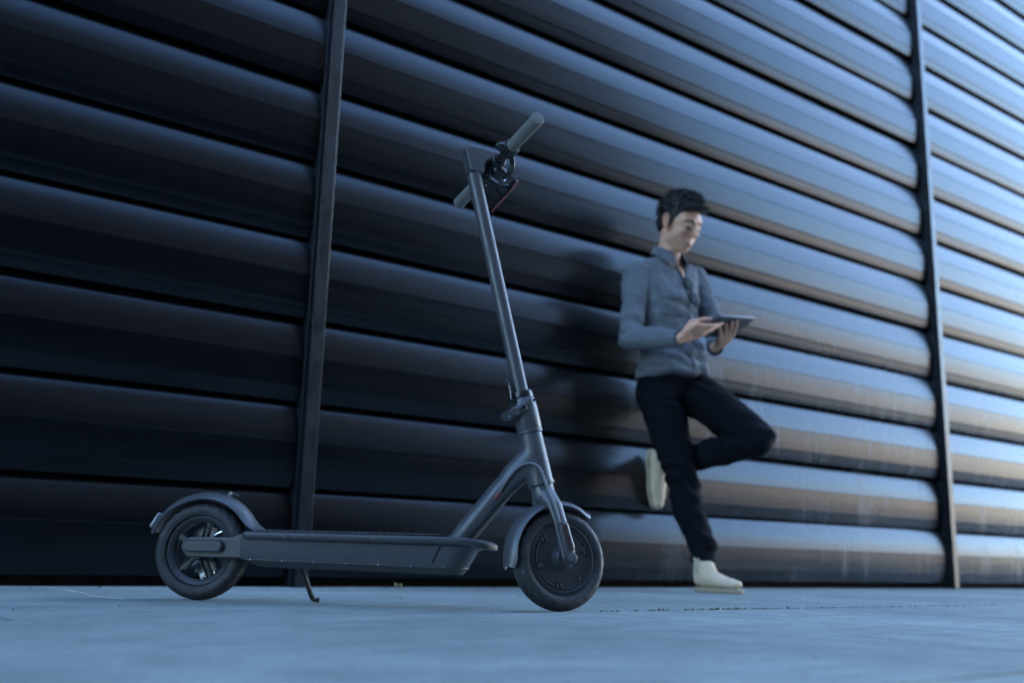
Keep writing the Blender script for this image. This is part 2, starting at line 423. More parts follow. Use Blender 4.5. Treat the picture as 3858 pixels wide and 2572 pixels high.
# deck
def plan(hw, xa, xb, ra, rb, n=10):
    """rounded outline, xa rear, xb nose"""
    pts = []
    for cx, cy, a0, rx, ry in ((xb-rb, hw-min(rb, hw)*1.0, 0, rb, min(rb, hw)), (xa+ra, hw-ra, pi/2, ra, ra), (xa+ra, -hw+ra, pi, ra, ra), (xb-rb, -hw+min(rb, hw), 3*pi/2, rb, min(rb, hw))):
        for k in range(n+1):
            a = a0 + pi/2*k/n; pts.append((cx+rx*cos(a), cy+ry*sin(a)))
    return pts
def loft(bm, layers):
    rings = [[bm.verts.new((x, y, z + (dz(x) if dz else 0))) for x, y in pl] for pl, z, dz in layers]
    n = len(rings[0])
    for a, c in zip(rings, rings[1:]):
        for k in range(n): bm.faces.new((a[k], a[(k+1) % n], c[(k+1) % n], c[k]))
    bm.faces.new(rings[0][::-1]); bm.faces.new(rings[-1])
nose = lambda x: -.015*max(0, (x-.60)/.12)**2
b = bmesh.new()
loft(b, [(plan(.0725, .128, .711, .014, .071), .1440, nose), (plan(.0770, .124, .7175, .016, .076), .1468, nose), (plan(.0785, .123, .719, .016, .077), .1555, nose), (plan(.0775, .124, .717, .016, .076), .1600, nose), (plan(.073, .128, .712, .015, .072), .1625, nose)])
deck = obj('deck', b, M_paint2, SC, 50)
b = bmesh.new()
tilt = lambda x: -.0075*(x-.13)/.5
loft(b, [(plan(.058, .118, .646, .008, .045), .0985, tilt), (plan(.060, .118, .651, .008, .045), .103, tilt), (plan(.0635, .118, .672, .008, .052), .130, None), (plan(.0655, .118, .698, .008, .056), .1478, lambda x: -.010*max(0, (x-.60)/.1))])
obj('battery_case', b, M_paint, deck, 40)
b = bmesh.new()
loft(b, [(plan(.046, .165, .638, .012, .04), .0828, tilt), (plan(.0575, .130, .649, .010, .05), .0962, tilt), (plan(.0602, .127, .652, .010, .05), .0978, tilt), (plan(.0602, .127, .652, .010, .05), .1003, tilt)])
bp = obj('bottom_plate', b, M_paint2, deck, 35)
for k in range(7):
    for sy in (-1, 1):
        b = bmesh.new(); xs = .146+k*.0765; cyl(b, (xs, sy*.0600, .0988+tilt(xs)), (xs, sy*.0622, .0988+tilt(xs)), .0018, 10); obj('screw', b, M_steel, deck)
b = bmesh.new()
loft(b, [(plan(.066, .15, .60, .012, .03), .1626, None), (plan(.066, .15, .60, .012, .03), .1655, None)])
mt = obj('deck_mat', b, M_rubber, deck, bevel=.001)
b = bmesh.new()
for k in range(26):
    box(b, (.165+k*.0165, 0, .1662), (.007, .118, .0016))
o = obj('mat_ribs', b, M_rubber, deck); o['kind'] = 'stuff'
for k in range(9):   # chips of paint along the lip
    b = bmesh.new(); ell(b, (.20+random.random()*.45, -.0780, .1500+random.random()*.008), (.0014, .0008, .0011), None, 1); obj('paint_chip', b, M_steel, deck)
# seam at the nose of the battery case
b = bmesh.new(); tube(b, [(.600, -.0662, .1475), (.577, -.0612, .1005)], .0016, 6); obj('case_seam', b, M_black_gloss, deck)

# rear arms
for sy in (-1, 1):
    poly = [(.165, .1005), (.165, .1475), (.128, .1565), (.116, .1565), (.092, .1475), (-.004, .1465)]
    poly += [(-.004 + .0228*cos(pi/2+pi*k/12), .1237+.0228*sin(pi/2+pi*k/12)) for k in range(1, 12)] + [(-.004, .1009), (.09, .1005)]
    b = bmesh.new(); prism(b, poly, sy*.043, sy*.0565); arm = obj('rear_arm', b, M_paint, SC, bevel=.003, seg=3)
    poly = [(.063+.0122*cos(-pi/2+pi*k/10), .1253+.0122*sin(-pi/2+pi*k/10)) for k in range(11)] + [(-.010+.0122*cos(pi/2+pi*k/10), .1253+.0122*sin(pi/2+pi*k/10)) for k in range(11)]
    b = bmesh.new(); prism(b, poly, sy*.0560, sy*.0655); obj('axle_cover', b, M_paint2, arm, bevel=.003, seg=3)
    b = bmesh.new(); poly2 = [(.066+.0165*cos(-pi/2+pi*k/10), .1247+.0165*sin(-pi/2+pi*k/10)) for k in range(11)] + [(-.011+.0165*cos(pi/2+pi*k/10), .1247+.0165*sin(pi/2+pi*k/10)) for k in range(11)]
    prism(b, poly2, sy*.0560, sy*.0575); obj('cover_recess', b, M_black_gloss, arm)

# wheels -------------------------------------------------------
def tyre_bm(rim=.083, R0=RW, hw=.0255, n=144):
    prof = []
    for k in range(25):
        a = -pi*.5*1.12 + pi*1.12*k/24
        rr = rim + (R0-rim)*(.30 + .70*max(0, cos(a))**.75) if abs(a) < pi/2 else rim + (R0-rim)*.30*(1-(abs(a)-pi/2)/.2*.9)
        prof.append((rr, hw*sin(max(-pi/2, min(pi/2, a)))*1.0 if abs(a) < pi/2 else hw*(1 if a > 0 else -1)*(1-(abs(a)-pi/2)*.6)))
    prof += [(rim-.003, .014), (rim-.003, -.014)]
    bm = bmesh.new(); rings = lathe(bm, prof, n)
    for v in bm.verts:
        rad = sqrt(v.co.x**2+v.co.z**2); th = atan2(v.co.z, v.co.x)
        if rad > R0-.0135:
            s = abs(v.co.y)/hw
            ph = (th*24/(2*pi) + s*1.15*(1 if v.co.y > 0 else 1.0)) % 1.0
            gr = 1 if (ph < .20 and .18 < s < .93) else 0
            if s < .07: gr = .8
            d = .0034*gr
            v.co.x *= (rad-d)/rad; v.co.z *= (rad-d)/rad
    return bm
def wheel_xf(c, steer=None, spin=0.):
    m = Matrix.Translation(c) @ Matrix.Rotation(spin, 4, 'Y')
    return (steer @ m) if steer is not None else m
# rear wheel
WX = wheel_xf(V(0, 0, RW))
b = bmesh.new()
lathe(b, [(.0835, -.0165), (.0835, .0165), (.079, .0185), (.0715, .0150), (.0675, .0100), (.0665, .0), (.0675, -.0100), (.0715, -.0150), (.079, -.0185)], 72)
rear = obj('rear_wheel', b, M_paint2, SC, 30, WX)
obj('tyre', tyre_bm(), M_rubber, rear, 32, WX)
b = bmesh.new(); lathe(b, [(.002, -.034), (.020, -.034), (.022, -.014), (.024, -.012), (.024, .012), (.022, .014), (.020, .034), (.002, .034)], 40); obj('hub', b, M_black_gloss, rear, 30, WX)
for k in range(5):
    a = R(78+72*k); d = V(cos(a), 0, sin(a)); t = V(-sin(a), 0, cos(a))
    b = bmesh.new(); rot = Matrix((d, V(0, 1, 0), t)).transposed()
    box(b, d*.0455+V(0, -.002, 0), (.048, .012, .0135), rot)
    for s in (-1, 1): box(b, d*.0455+t*s*.0062+V(0, -.009, 0), (.047, .005, .0022), rot)
    obj('spoke', b, M_black_gloss, rear, 30, WX, bevel=.001)  # spokes and hub coloured black to carry the shade inside the rim
b = bmesh.new(); lathe(b, [(.026, .024), (.057, .024), (.057, .0265), (.026, .0265)], 60); obj('brake_disc', b, M_dsteel, rear, 30, WX)
b = bmesh.new()
box(b, (.006, .020, -.058), (.030, .012, .018), Matrix.Rotation(R(-20), 3, 'Y')); box(b, (.022, .020, -.052), (.010, .008, .012))
cal = obj('brake_caliper', b, M_steel, SC, 30, WX, bevel=.0015)
b = bmesh.new(); cyl(b, (.036, -.006, .040), (.052, -.008, .047), .0032, 12); cyl(b, (.030, -.006, .0365), (.036, -.006, .040), .0022, 10); obj('valve', b, M_steel, rear, 30, WX)
for (x, z) in ((-.012, -.046), (.012, -.064), (.032, -.055), (.022, .028)):
    b = bmesh.new(); cyl(b, (x, -.0040, z), (x+.004, -.0075, z-.001), .0032, 12); obj('rotor_bolt', b, M_steel, rear, 30, WX)

# rear fender
def sweep(bm, path, sections):
    rings = []
    n = len(path)
    for i, (x, z) in enumerate(path):
        xa, za = path[max(0, i-1)]; xb, zb = path[min(n-1, i+1)]
        d = V(xb-xa, 0, zb-za).normalized(); nm = V(-d.z, 0, d.x)
        rings.append([bm.verts.new(V(x, y, z)+nm*h) for y, h in sections(i/(n-1))])
    for a, c in zip(rings, rings[1:]):
        m = len(a)
        for k in range(m): bm.faces.new((a[k], a[(k+1) % m], c[(k+1) % m], c[k]))
    bm.faces.new(rings[0][::-1]); bm.faces.new(rings[-1])
def fsec(hw, drop, th, flip=1):
    o = []
    ys = [hw*sin(-pi/2+pi*k/12) for k in range(13)]
    for y in ys: o.append((y, (-drop*(abs(y)/hw)**2.6)*flip))
    for y in ys[::-1]: o.append((y*(1-th/hw), (-drop*(abs(y)/hw)**2.6-th)*flip))
    return o
FR = .1375
FRa = lambda a: FR + .0085*max(0, min(1, (105-a)/60))
path = [(FRa(a)*cos(R(a)), RW+FRa(a)*sin(R(a))) for a in range(162, 36, -5)]
path += [(.1255, .1905), (.1350, .1795), (.1465, .1705), (.161, .1650), (.180, .1632)]
b = bmesh.new(); sweep(b, path, lambda t: fsec(.033+.014*max(0, (t-.8)/.2)**2, .017*(1-max(0, (t-.84)/.16))+.0005, .0028))
rf = obj('rear_fender', b, M_paint, SC, 60)
b = bmesh.new(); hull(b, [(V(-.1135, -.012, .198), .0055), (V(-.1135, .012, .198), .0055), (V(-.1285, -.012, .172), .006), (V(-.1285, .012, .172), .006)])
tl = obj('tail_light', b, M_lamp, rf, 60)
b = bmesh.new(); hull(b, [(V(-.1305, -.009, .173), .0055), (V(-.1305, .009, .173), .0055), (V(-.126, 0, .184), .005)]); obj('tail_lens', b, M_red, rf, 60)
b = bmesh.new(); box(b, (.0595, 0, .2480), (.012, .016, .009), Matrix.Rotation(R(20), 3, 'Y')); box(b, (.068, 0, .2525), (.026, .010, .0028), Matrix.Rotation(R(20), 3, 'Y'))
obj('fender_latch', b, M_dsteel, rf, bevel=.0012)
b = bmesh.new(); cyl(b, (.062, -.006, .2530), (.062, .006, .2530), .0032, 12); obj('latch_pin', b, M_steel, rf)

# kickstand, hangs from the left side
b = bmesh.new(); tube(b, spline([(.245, -.002, .092), (.2515, .0150, .066), (.2580, .0315, .040), (.2645, .0470, .0140), (.2700, .0545, .0064), (.2805, .0570, .0060)], 6), [.0070]*12+[.0062]*8+[.0056]*11, 12)
ks = obj('kickstand', b, M_rubber, SC, 50)
b = bmesh.new(); box(b, (.240, 0, .086), (.046, .036, .014)); obj('stand_bracket', b, M_black_gloss, ks, bevel=.002)

# steered assembly (baked with STEER) --------------------------
b = bmesh.new(); cyl(b, ax(.497), ax(1.062), .0177, 36); stem = obj('stem', b, M_paint, SC, 40, STEER)
b = bmesh.new()
poly = [(.6175, 1.0625), (.6005, 1.124), (.6030, 1.1300), (.6075, 1.1325), (.702, 1.1330), (.710, 1.128), (.7115, 1.119), (.704, 1.111), (.670, 1.1065), (.659, 1.099), (.654, 1.086), (.6510, 1.0625)]
prism(b, poly, -.0182, .0182); sh = obj('stem_head', b, M_paint, stem, 40, STEER, bevel=.0125, seg=5)
b = bmesh.new(); prism(b, [(.606, 1.1320), (.7000, 1.1325), (.7000, 1.1342), (.606, 1.1337)], -.0125, .0125); obj('display_strip', b, M_black_gloss, stem, 40, STEER, bevel=.0008)
b = bmesh.new(); cyl(b, ax(1.0605), ax(1.0620), .0180, 36); obj('stem_joint', b, M_black_gloss, stem, 40, STEER)
# folding clamp
b = bmesh.new()
lathe(b, [(.0285, 0), (.0305, .004), (.0308, .050), (.0295, .074), (.0275, .078), (.0168, .078), (.0168, 0)], 48, axis='Z')
cm = Matrix.Translation(ax(.412)) @ AXD.to_track_quat('Z', 'Y').to_matrix().to_4x4()
clamp = obj('folding_clamp', b, M_paint, SC, 30, STEER @ cm)
b = bmesh.new(); lathe(b, [(.0175, .079), (.0262, .079), (.0268, .083), (.0268, .092), (.0255, .0955), (.0175, .0955)], 48, axis='Z'); obj('clamp_ring', b, M_black_gloss, clamp, 30, STEER @ cm)
b = bmesh.new(); hull(b, [(ax(.458)+V(-.020, -.022, 0), .011), (ax(.450)+V(-.042, -.020, 0), .0105), (ax(.436)+V(-.050, -.012, 0), .009)])
hull(b, [(ax(.458)+V(-.018, .022, 0), .010), (ax(.45)+V(-.042, .018, 0), .009)])
hull(b, [(ax(.464)+V(-.018, -.024, 0), .006), (ax(.484)+V(.004, -.0275, 0), .005), (ax(.470)+V(.004, -.0275, 0), .006)])
blob('clamp_lug', b, M_paint, clamp, .002, 4, xf=STEER)
b = bmesh.new(); cyl(b, ax(.446)+V(-.046, -.030, 0), ax(.446)+V(-.046, .028, 0), .0105, 24); obj('hinge_barrel', b, M_paint2, clamp, 40, STEER, bevel=.002)
b = bmesh.new(); cyl(b, ax(.458)+V(-.021, -.0300, 0), ax(.458)+V(-.021, -.0355, 0), .0075, 24); hb = obj('bolt', b, M_dsteel, clamp, 40, STEER, bevel=.001)
b = bmesh.new(); cyl(b, ax(.458)+V(-.021, -.0352, 0), ax(.458)+V(-.021, -.0362, 0), .0038, 6); obj('bolt_socket', b, M_black, clamp, 40, STEER)
b = bmesh.new(); tube(b, spline([ax(.470)+V(-.030, -.004, 0), ax(.484)+V(-.034, -.004, 0), ax(.502)+V(-.0325, -.004, 0), ax(.520)+V(-.034, -.004, 0), ax(.5275)+V(-.042, -.004, 0)], 6), [.0075]*8+[.0066]*8+[.0058]*9, 12, flat=.6); obj('release_lever', b, M_dsteel, clamp, 50, STEER)
b = bmesh.new(); cyl(b, ax(.477)+V(-.031, -.016, 0), ax(.477)+V(-.031, .012, 0), .0062, 16); obj('lever_pivot', b, M_black_gloss, clamp, 40, STEER)
b = bmesh.new(); cyl(b, ax(.482)+V(.016, -.0265, 0), ax(.482)+V(.016, -.0292, 0), .0030, 12); obj('set_screw', b, M_black, clamp, 40, STEER)

# fork
AXLE = ax(RW) + V(.001, 0, 0)
b = bmesh.new()
hull(b, [(ax(.279), .0275), (ax(.262), .0285)], 3)
for sy in (-1, 1):
    hull(b, [(ax(.268), .0265), (ax(.232)+V(.002, sy*.036, 0), (.0205, .013, .016))], 3)
    hull(b, [(ax(.236)+V(.002, sy*.036, 0), (.0200, .0125, .014)), (ax(.195)+V(.001, sy*.047, 0), (.0180, .0085, .012))], 3)
    hull(b, [(ax(.195)+V(.001, sy*.047, 0), (.0180, .0085, .012)), (AXLE+V(0, sy*.050, 0), (.0175, .0075, .0175))], 3)
fork = blob('fork', b, M_paint, SC, .0035, 8, xf=STEER)
# reflector pill and axle cap on both legs
for sy in (-1, 1):
    lo, hi = AXLE+V(0, sy*.0565, .012), ax(.183)+V(.004, sy*.0545, 0)
    b = bmesh.new(); hull(b, [(lo, (.0125, .006, .0125)), (hi, (.0125, .006, .0125))], 3); obj('fork_cover', b, M_paint2, fork, 60, STEER)
    b = bmesh.new(); hull(b, [(lo+V(0, sy*.0035, .010), (.0100, .0042, .0100)), (hi+V(0, sy*.0035, -.001), (.0100, .0042, .0100))], 3); obj('reflector', b, M_brown, fork, 60, STEER)
    b = bmesh.new(); cyl(b, AXLE+V(0, sy*.052, -.004), AXLE+V(0, sy*.071, -.004), .0150, 6, .0130); obj('axle_nut', b, M_paint2, fork, 40, STEER, bevel=.0025)
# front wheel with hub motor
FX = STEER @ wheel_xf(AXLE)
b = bmesh.new(); lathe(b, [(.084, -.0165), (.084, .0165), (.0825, .0210), (.0795, .0222), (.0785, .0205), (.0785, -.0205), (.0795, -.0222), (.0825, -.0210)], 80)
fwh = obj('front_wheel', b, M_motor, SC, 30, FX)
obj('tyre', tyre_bm(.0835), M_rubber, fwh, 32, FX)
for sy in (-1, 1):
    b = bmesh.new(); lathe(b, [(.0, .0170), (.0765, .0170), (.0782, .0190), (.0782, .0205), (.0768, .0216), (.0752, .0216), (.0738, .0200), (.070, .0197), (.030, .0208), (.020, .026), (.016, .030), (.0, .030)], 80, closed=False)
    if sy > 0: pass
    xf = FX @ Matrix.Diagonal((1, sy, 1, 1)); obj('motor_cover', b, M_motor, fwh, 20, xf)
    # raised line with loops round each bolt
    pts = []
    RB = .0625
    NB = 6
    for k in range(NB):
        a0 = R(20+60*k)
        for q in range(13):
            a = R(20+60*k-24+q*4)
            pts.append(V(.0665*cos(a), sy*.0206, .0665*sin(a)) if abs(q-6) > 1.5 else V((.0665-.013*cos((q-6)*pi/6))*cos(a), sy*.0206, (.0665-.013*cos((q-6)*pi/6))*sin(a)))
    b = bmesh.new(); tube(b, pts+[pts[0]], .0011, 6, cap=False); obj('cover_ridge', b, M_motor, fwh, 60, FX)
    for k in range(NB):
        a = R(20+60*k); c = V(RB*cos(a), 0, RB*sin(a))
        b = bmesh.new(); lathe(b, [(.0028, .0203), (.0048, .0203), (.0052, .0220), (.0042, .0232), (.0030, .0228)], 16)
        obj('bolt', b, M_motor, fwh, 30, FX @ Matrix.Translation(c) @ Matrix.Diagonal((1, sy, 1, 1)))
    b = bmesh.new(); ell(b, V(-.056, sy*.0215, -.0195), (.0055, .004, .0055)); obj('valve_cap', b, M_rubber, fwh, 60, FX)
# front fender
path = [(AXLE.x+.1360*cos(R(a)), AXLE.z+.1360*sin(R(a))) for a in range(190, 50, -4)]
path[0] = (path[0][0]-.004, path[0][1]); path[-1] = (path[-1][0]+.004, path[-1][1]+.002)
b = bmesh.new(); sweep(b, path, lambda t: fsec((.0325 if t < .78 else .0325-.016*((t-.78)/.22)**2)*(1 if t > .06 else .75+.25*(t/.06)**.6), .0150, .0026))
obj('front_fender', b, M_paint, SC, 60, STEER)

# handlebar ----------------------------------------------------
HB = V(.692, 0, 1.107)
def hb(y, dx=0., dz=0.): return HB + V(dx, y, dz)
b = bmesh.new(); tube(b, [hb(-.22), hb(.22)], .0112, 24); bar = obj('handlebar', b, M_black_gloss, SC, 40, STEER)
b = bmesh.new(); cyl(b, hb(-.026), hb(.026), .0185, 28); hull(b, [(hb(0, -.004, .012), .016), (hb(0, .012, .012), .014)]); obj('bar_clamp', b, M_black_gloss, bar, 40, STEER, bevel=.002)
for sy in (-1, 1):
    n = 40; L0, L1 = sy*.100, sy*.240
    b = bmesh.new(); rings = []
    NS = 62
    for i in range(NS+1):
        t = i/NS; y = L0+(L1-L0)*t
        rr = []
        for k in range(n):
            a = 2*pi*k/n
            u_, v_ = a*8/(2*pi), t*13
            kn = max(abs(((u_+v_) % 1)-.5), abs(((u_-v_) % 1)-.5))*2
            r_ = .0150 + (.0011 if kn < .80 else 0)
            if t < .05 or t > .955: r_ = .0163
            if t > .985: r_ = .0150
            rr.append(b.verts.new(hb(y)+V(cos(a), 0, sin(a))*r_))
        rings.append(rr)
    for p, q in zip(rings, rings[1:]):
        for k in range(n): b.faces.new((p[k], p[(k+1) % n], q[(k+1) % n], q[k]))
    b.faces.new(rings[0]); 
    tip = b.verts.new(hb(L1+sy*.0025)); 
    for k in range(n): b.faces.new((rings[-1][k], rings[-1][(k+1) % n], tip))
    obj('grip', b, M_grip, bar, 45, STEER)
    b = bmesh.new(); cyl(b, hb(sy*.0945), hb(sy*.0985), .0205, 32); obj('grip_flange', b, M_black_gloss, bar, 40, STEER, bevel=.001)
# thumb throttle next to the right grip
b = bmesh.new()
lathe(b, [(.0115, -.094), (.0200, -.094), (.0215, -.088), (.0215, -.072), (.0190, -.066), (.0115, -.066)], 32, c=HB)
hull(b, [(hb(-.080, -.010, .004), .016), (hb(-.080, -.030, .002), .0085), (hb(-.088, -.034, -.002), .007)])
obj('throttle', b, M_black_gloss, bar, 40, STEER)
# brake lever and its perch next to the left grip
b = bmesh.new()
lathe(b, [(.0115, .060), (.0165, .060), (.0175, .066), (.0175, .082), (.0165, .088), (.0115, .088)], 28, c=HB)
hull(b, [(hb(.074, .010, -.006), .012), (hb(.066, .040, -.024), .010)]); hull(b, [(hb(.066, .040, -.024), .010), (hb(.085, .060, -.028), .0085), (hb(.055, .058, -.026), .0085)])
pc = obj('brake_perch', b, M_black_gloss, bar, 40, STEER)
b = bmesh.new(); cyl(b, hb(.062, .044, -.012), hb(.046, .046, -.009), .0058, 14); obj('barrel_adjuster', b, M_steel, bar, 40, STEER)
lev = [hb(.008, .062, -.022), hb(.040, .064, -.026), hb(.080, .065, -.029), hb(.120, .065, -.030), hb(.155, .066, -.030), hb(.182, .070, -.030)]
b = bmesh.new(); tube(b, spline(lev, 6), [.0085]*3+[.0095]*10+[.0085]*12+[.0095]*6, 12, flat=.34, hint=V(1, 0, 0)); lv = obj('brake_lever', b, M_dsteel, bar, 50, STEER)
b = bmesh.new(); tube(b, [p+V(.0058, 0, -.0050) for p in spline(lev, 6)], .0028, 6); obj('lever_edge', b, M_pinkedge, bar, 50, STEER)
# bell bracket / headlight under the bar and cable loop in front
b = bmesh.new(); hull(b, [(hb(0, .004, -.020), (.016, .018, .016)), (hb(0, .022, -.022), (.008, .016, .014))]); hl = obj('headlight', b, M_black_gloss, bar, 50, STEER)
b = bmesh.new(); tube(b, spline([hb(-.056, .008, .002), hb(-.050, .020, .000), hb(-.040, .029, -.010), hb(-.028, .030, -.026), hb(-.008, .024, -.032), hb(.014, .010, -.026)], 7), .0072, 12, flat=.55); obj('cable_loop', b, M_black_gloss, bar, 60, STEER)
b = bmesh.new(); tube(b, spline([hb(.046, .046, -.009), hb(.026, .046, -.010), hb(.008, .034, -.022), hb(.004, .012, -.034)], 7), .0028, 10); obj('brake_cable', b, M_cable, bar, 60, STEER)

# cable from the frame to the motor
b = bmesh.new(); tube(b, spline([(.722, -.0235, .262), (.731, -.0290, .278), (.746, -.0330, .300), (.766, -.0340, .322), (.792, -.0350, .333), (.815, -.0370, .324), (.829, -.0395, .296), (.840, -.0440, .267), (.853, -.050, .240), (.862, -.055, .214), (.866, -.055, .198)], 7), .0036, 12)
obj('motor_cable', b, M_cable, SC, 60)
b = bmesh.new(); hull(b, [(V(.714, -.0220, .252), (.008, .006, .008)), (V(.728, -.0240, .270), (.0055, .005, .0055))]); obj('cable_grommet', b, M_red, SC, 60)
b = bmesh.new(); hull(b, [(V(.729, -.0240, .272), (.006, .006, .006)), (V(.741, -.0285, .290), .0038)]); obj('cable_sleeve', b, M_black_gloss, SC, 60)

# ------------------------------------------------------------------ the man leaning on the wall
PE = tag(empty('person', (3.09, 2.75, 0)), 'man in grey blue shirt leaning on the wall with one foot up, reading', 'person')
PX = Matrix.Translation((-3.09, -2.75, 0))
def pt(*a): return V(*a)
hf = V(.06, -.90, -.50).normalized()             # where the face points
hx = V(0, 0, 1).cross(hf).normalized(); hx = (hx + V(0, 0, .06)).normalized(); hz = hf.cross(hx).normalized()*-1 if False else hx.cross(hf).normalized()*-1
# head axes: x to his right, y forward, z up
HC = V(3.106, 2.955, 1.583)
HS = 1.035
HM = Matrix.Translation(HC) @ Matrix((hf.cross(hz), hf, hz)).transposed().to_4x4() @ Matrix.Scale(HS, 4)
def h(x, y, z): return HM @ V(x, y, z)
HR = HM.to_3x3().normalized()
def hr(c, r_): return (h(*c), [q*HS for q in r_], HR)
def head_into(bm):
    hull(bm, [hr((0, -.018, .035), (.075, .092, .082))], 3)
    hull(bm, [hr((0, .020, .020), (.070, .072, .070)), hr((0, .040, -.035), (.056, .046, .05))], 3)
    hull(bm, [hr((0, .066, -.098), (.022, .018, .016)), hr((.046, .002, -.070), (.014, .02, .02)), hr((-.046, .002, -.070), (.014, .02, .02)), hr((.038, .050, -.030), (.024, .026, .03)), hr((-.038, .050, -.030), (.024, .026, .03)), hr((0, .070, -.055), (.024, .018, .02))], 2)
    hull(bm, [hr((0, .088, .014), (.0085, .010, .012)), hr((0, .108, -.022), (.0100, .011, .009))], 2)
    for s in (-1, 1):
        hull(bm, [hr((s*.011, .096, -.027), (.0085, .010, .007))], 2)
        hull(bm, [hr((s*.016, .0875, .030), (.012, .008, .0085)), hr((s*.050, .066, .030), (.010, .009, .008))], 2)
        hull(bm, [hr((s*.040, .068, -.018), (.018, .016, .014))], 2)
        hull(bm, [hr((s*.031, .0745, .009), (.0155, .0115, .0095))], 2)    # lids
        hull(bm, [hr((s*.076, -.010, .008), (.005, .015, .017)), hr((s*.075, -.004, -.024), (.005, .008, .010))], 2)
        chain(bm, [h(s*.076, .004, .000), h(s*.081, .000, .024), h(s*.084, -.016, .030), h(s*.085, -.028, .014), h(s*.081, -.020, -.012), h(s*.077, -.006, -.030)], [.0035, .0042, .0045, .0045, .0042, .006], 1)
    hull(bm, [hr((-.021, .078, -.060), (.008, .008, .0055)), hr((0, .0885, -.058), (.008, .008, .0055))], 2)
    hull(bm, [hr((.021, .078, -.060), (.008, .008, .0055)), hr((0, .0885, -.058), (.008, .008, .0055))], 2)
    hull(bm, [hr((-.014, .080, -.070), (.008, .008, .0055)), hr((.014, .080, -.070), (.008, .008, .0055)), hr((0, .085, -.071), (.008, .008, .006))], 2)
NB_ = V(3.108, 3.035, 1.440)
elR, wrR = V(2.862, 3.02, 1.040), V(2.862, 2.735, .990)
shR, shL = V(2.935, 3.055, 1.335), V(3.275, 3.035, 1.375)
elL, wrL = V(3.318, 2.93, 1.120), V(3.118, 2.775, .998)
hipR, hipL = V(3.045, 3.045, .855), V(3.205, 3.035, .865)
knR, anR = V(3.082, 2.935, .462), V(3.120, 2.850, .100)
knL, anL = V(3.252, 2.668, .615), V(3.155, 3.075, .535)
# tablet frame (held)
TA = V(.252, .017, .033).normalized(); TB = V(.157, -.894, .416); TB = (TB - TA*TB.dot(TA)).normalized(); TN = TB.cross(TA).normalized()
if TN.z < 0: TN = -TN
TC = V(3.072, 2.682, 1.063)
TL, TW, TT = .252, .155, .0075
def tp(a, c, n): return TC + TA*a + TB*c + TN*n

def hand_into(bm, wr, palm_c, across, fwd, nrm, fingers, thumb):
    """fingers: list of joint point lists; all radii in metres"""
    hull(bm, [(wr, .021), (palm_c - fwd*.02 + across*.012, (.018, .018, .018)), (palm_c - fwd*.02 - across*.012, (.018, .018, .018))], 2)
    hull(bm, [(palm_c - fwd*.028 + across*.018, .0150), (palm_c - fwd*.028 - across*.018, .0150), (palm_c + fwd*.030 + across*.030, .0108), (palm_c + fwd*.026 - across*.032, .0100)], 2)
    for f, r_ in fingers: chain(bm, f, r_, 2)
    chain(bm, thumb[0], thumb[1], 2)

b = bmesh.new()
head_into(b)
chain(b, [h(0, -.022, -.045), V(3.104, 3.020, 1.470), NB_ + V(0, .005, -.03)], [.056, .053, .060], 3)
hull(b, [(NB_+V(0, .01, -.06), (.09, .06, .05)), (V(3.105, 3.05, 1.25), (.135, .085, .1))], 2)
hull(b, [(V(3.105, 3.05, 1.25), (.135, .085, .1)), (V(3.115, 3.045, .95), (.12, .08, .1))], 2)
for s, e, w_, hp in ((shR, elR, wrR, hipR), (shL, elL, wrL, hipL)):
    chain(b, [s, e, w_], [.048, .036, .0235], 2)
for hp, k_, a_ in ((hipR, knR, anR), (hipL, knL, anL)):
    hull(b, [(hp, .078), (V(3.12, 3.045, .92), (.11, .08, .06))], 2)
    chain(b, [hp, k_, a_], [.070, .048, .032], 2)
bd_ = V(-.18, -.985, 0).normalized()
BM1 = Matrix.Translation((3.112, 2.892, 0)) @ Matrix((bd_, V(0, 0, 1).cross(bd_), V(0, 0, 1))).transposed().to_4x4() @ Matrix.Scale(1.03, 4)
xd = V(.16, .03, -.985).normalized(); zd = V(-.10, -1, 0); zd = (zd - xd*zd.dot(xd)).normalized(); yd = zd.cross(xd)
BM2 = Matrix.Translation((3.150, 3.200, .600)) @ Matrix((xd, yd, zd)).transposed().to_4x4() @ Matrix.Scale(.97, 4)
chain(b, [anR, BM1 @ V(.045, 0, .11), BM1 @ V(.08, 0, .054), BM1 @ V(.19, 0, .038)], [.030, .026, .026, .016], 2)
chain(b, [anL, BM2 @ V(.045, 0, .11), BM2 @ V(.08, 0, .054), BM2 @ V(.19, 0, .038)], [.030, .026, .026, .016], 2)
# right hand: holds the short edge, thumb on top, fingers underneath
pc = V(2.904, 2.706, 1.016)
fwd = (tp(-TL/2, 0, -.006) - wrR).normalized()
acr = TB*.8 + V(0, 0, .45); acr = (acr - fwd*acr.dot(fwd)).normalized(); nr = acr.cross(fwd)
fl = []
for i, (c, rc) in enumerate(((.036, .062), (.014, .064), (-.009, .056), (-.031, .040))):
    base = pc + fwd*.030 + acr*(.030-.0205*i) - TN*.004
    fl.append(([base, tp(-TL/2-.008, c, -.0235), tp(-TL/2+.022, c, -.0190), tp(-TL/2+rc, c+.004, -.0115)], [r_*(.0088, .0090, .0086, .0076)[i]/.0088 for r_ in (.0088, .0086, .0080, .0066)]))
th = ([pc - fwd*.016 + acr*.012 + TN*.012, pc + fwd*.012 + acr*.020 + TN*.026, tp(-TL/2-.006, .020, .0175), tp(-TL/2+.026, .026, .0125)], [.0135, .0115, .0098, .0076])
hand_into(b, wrR, pc, acr, fwd, nr, fl, th)
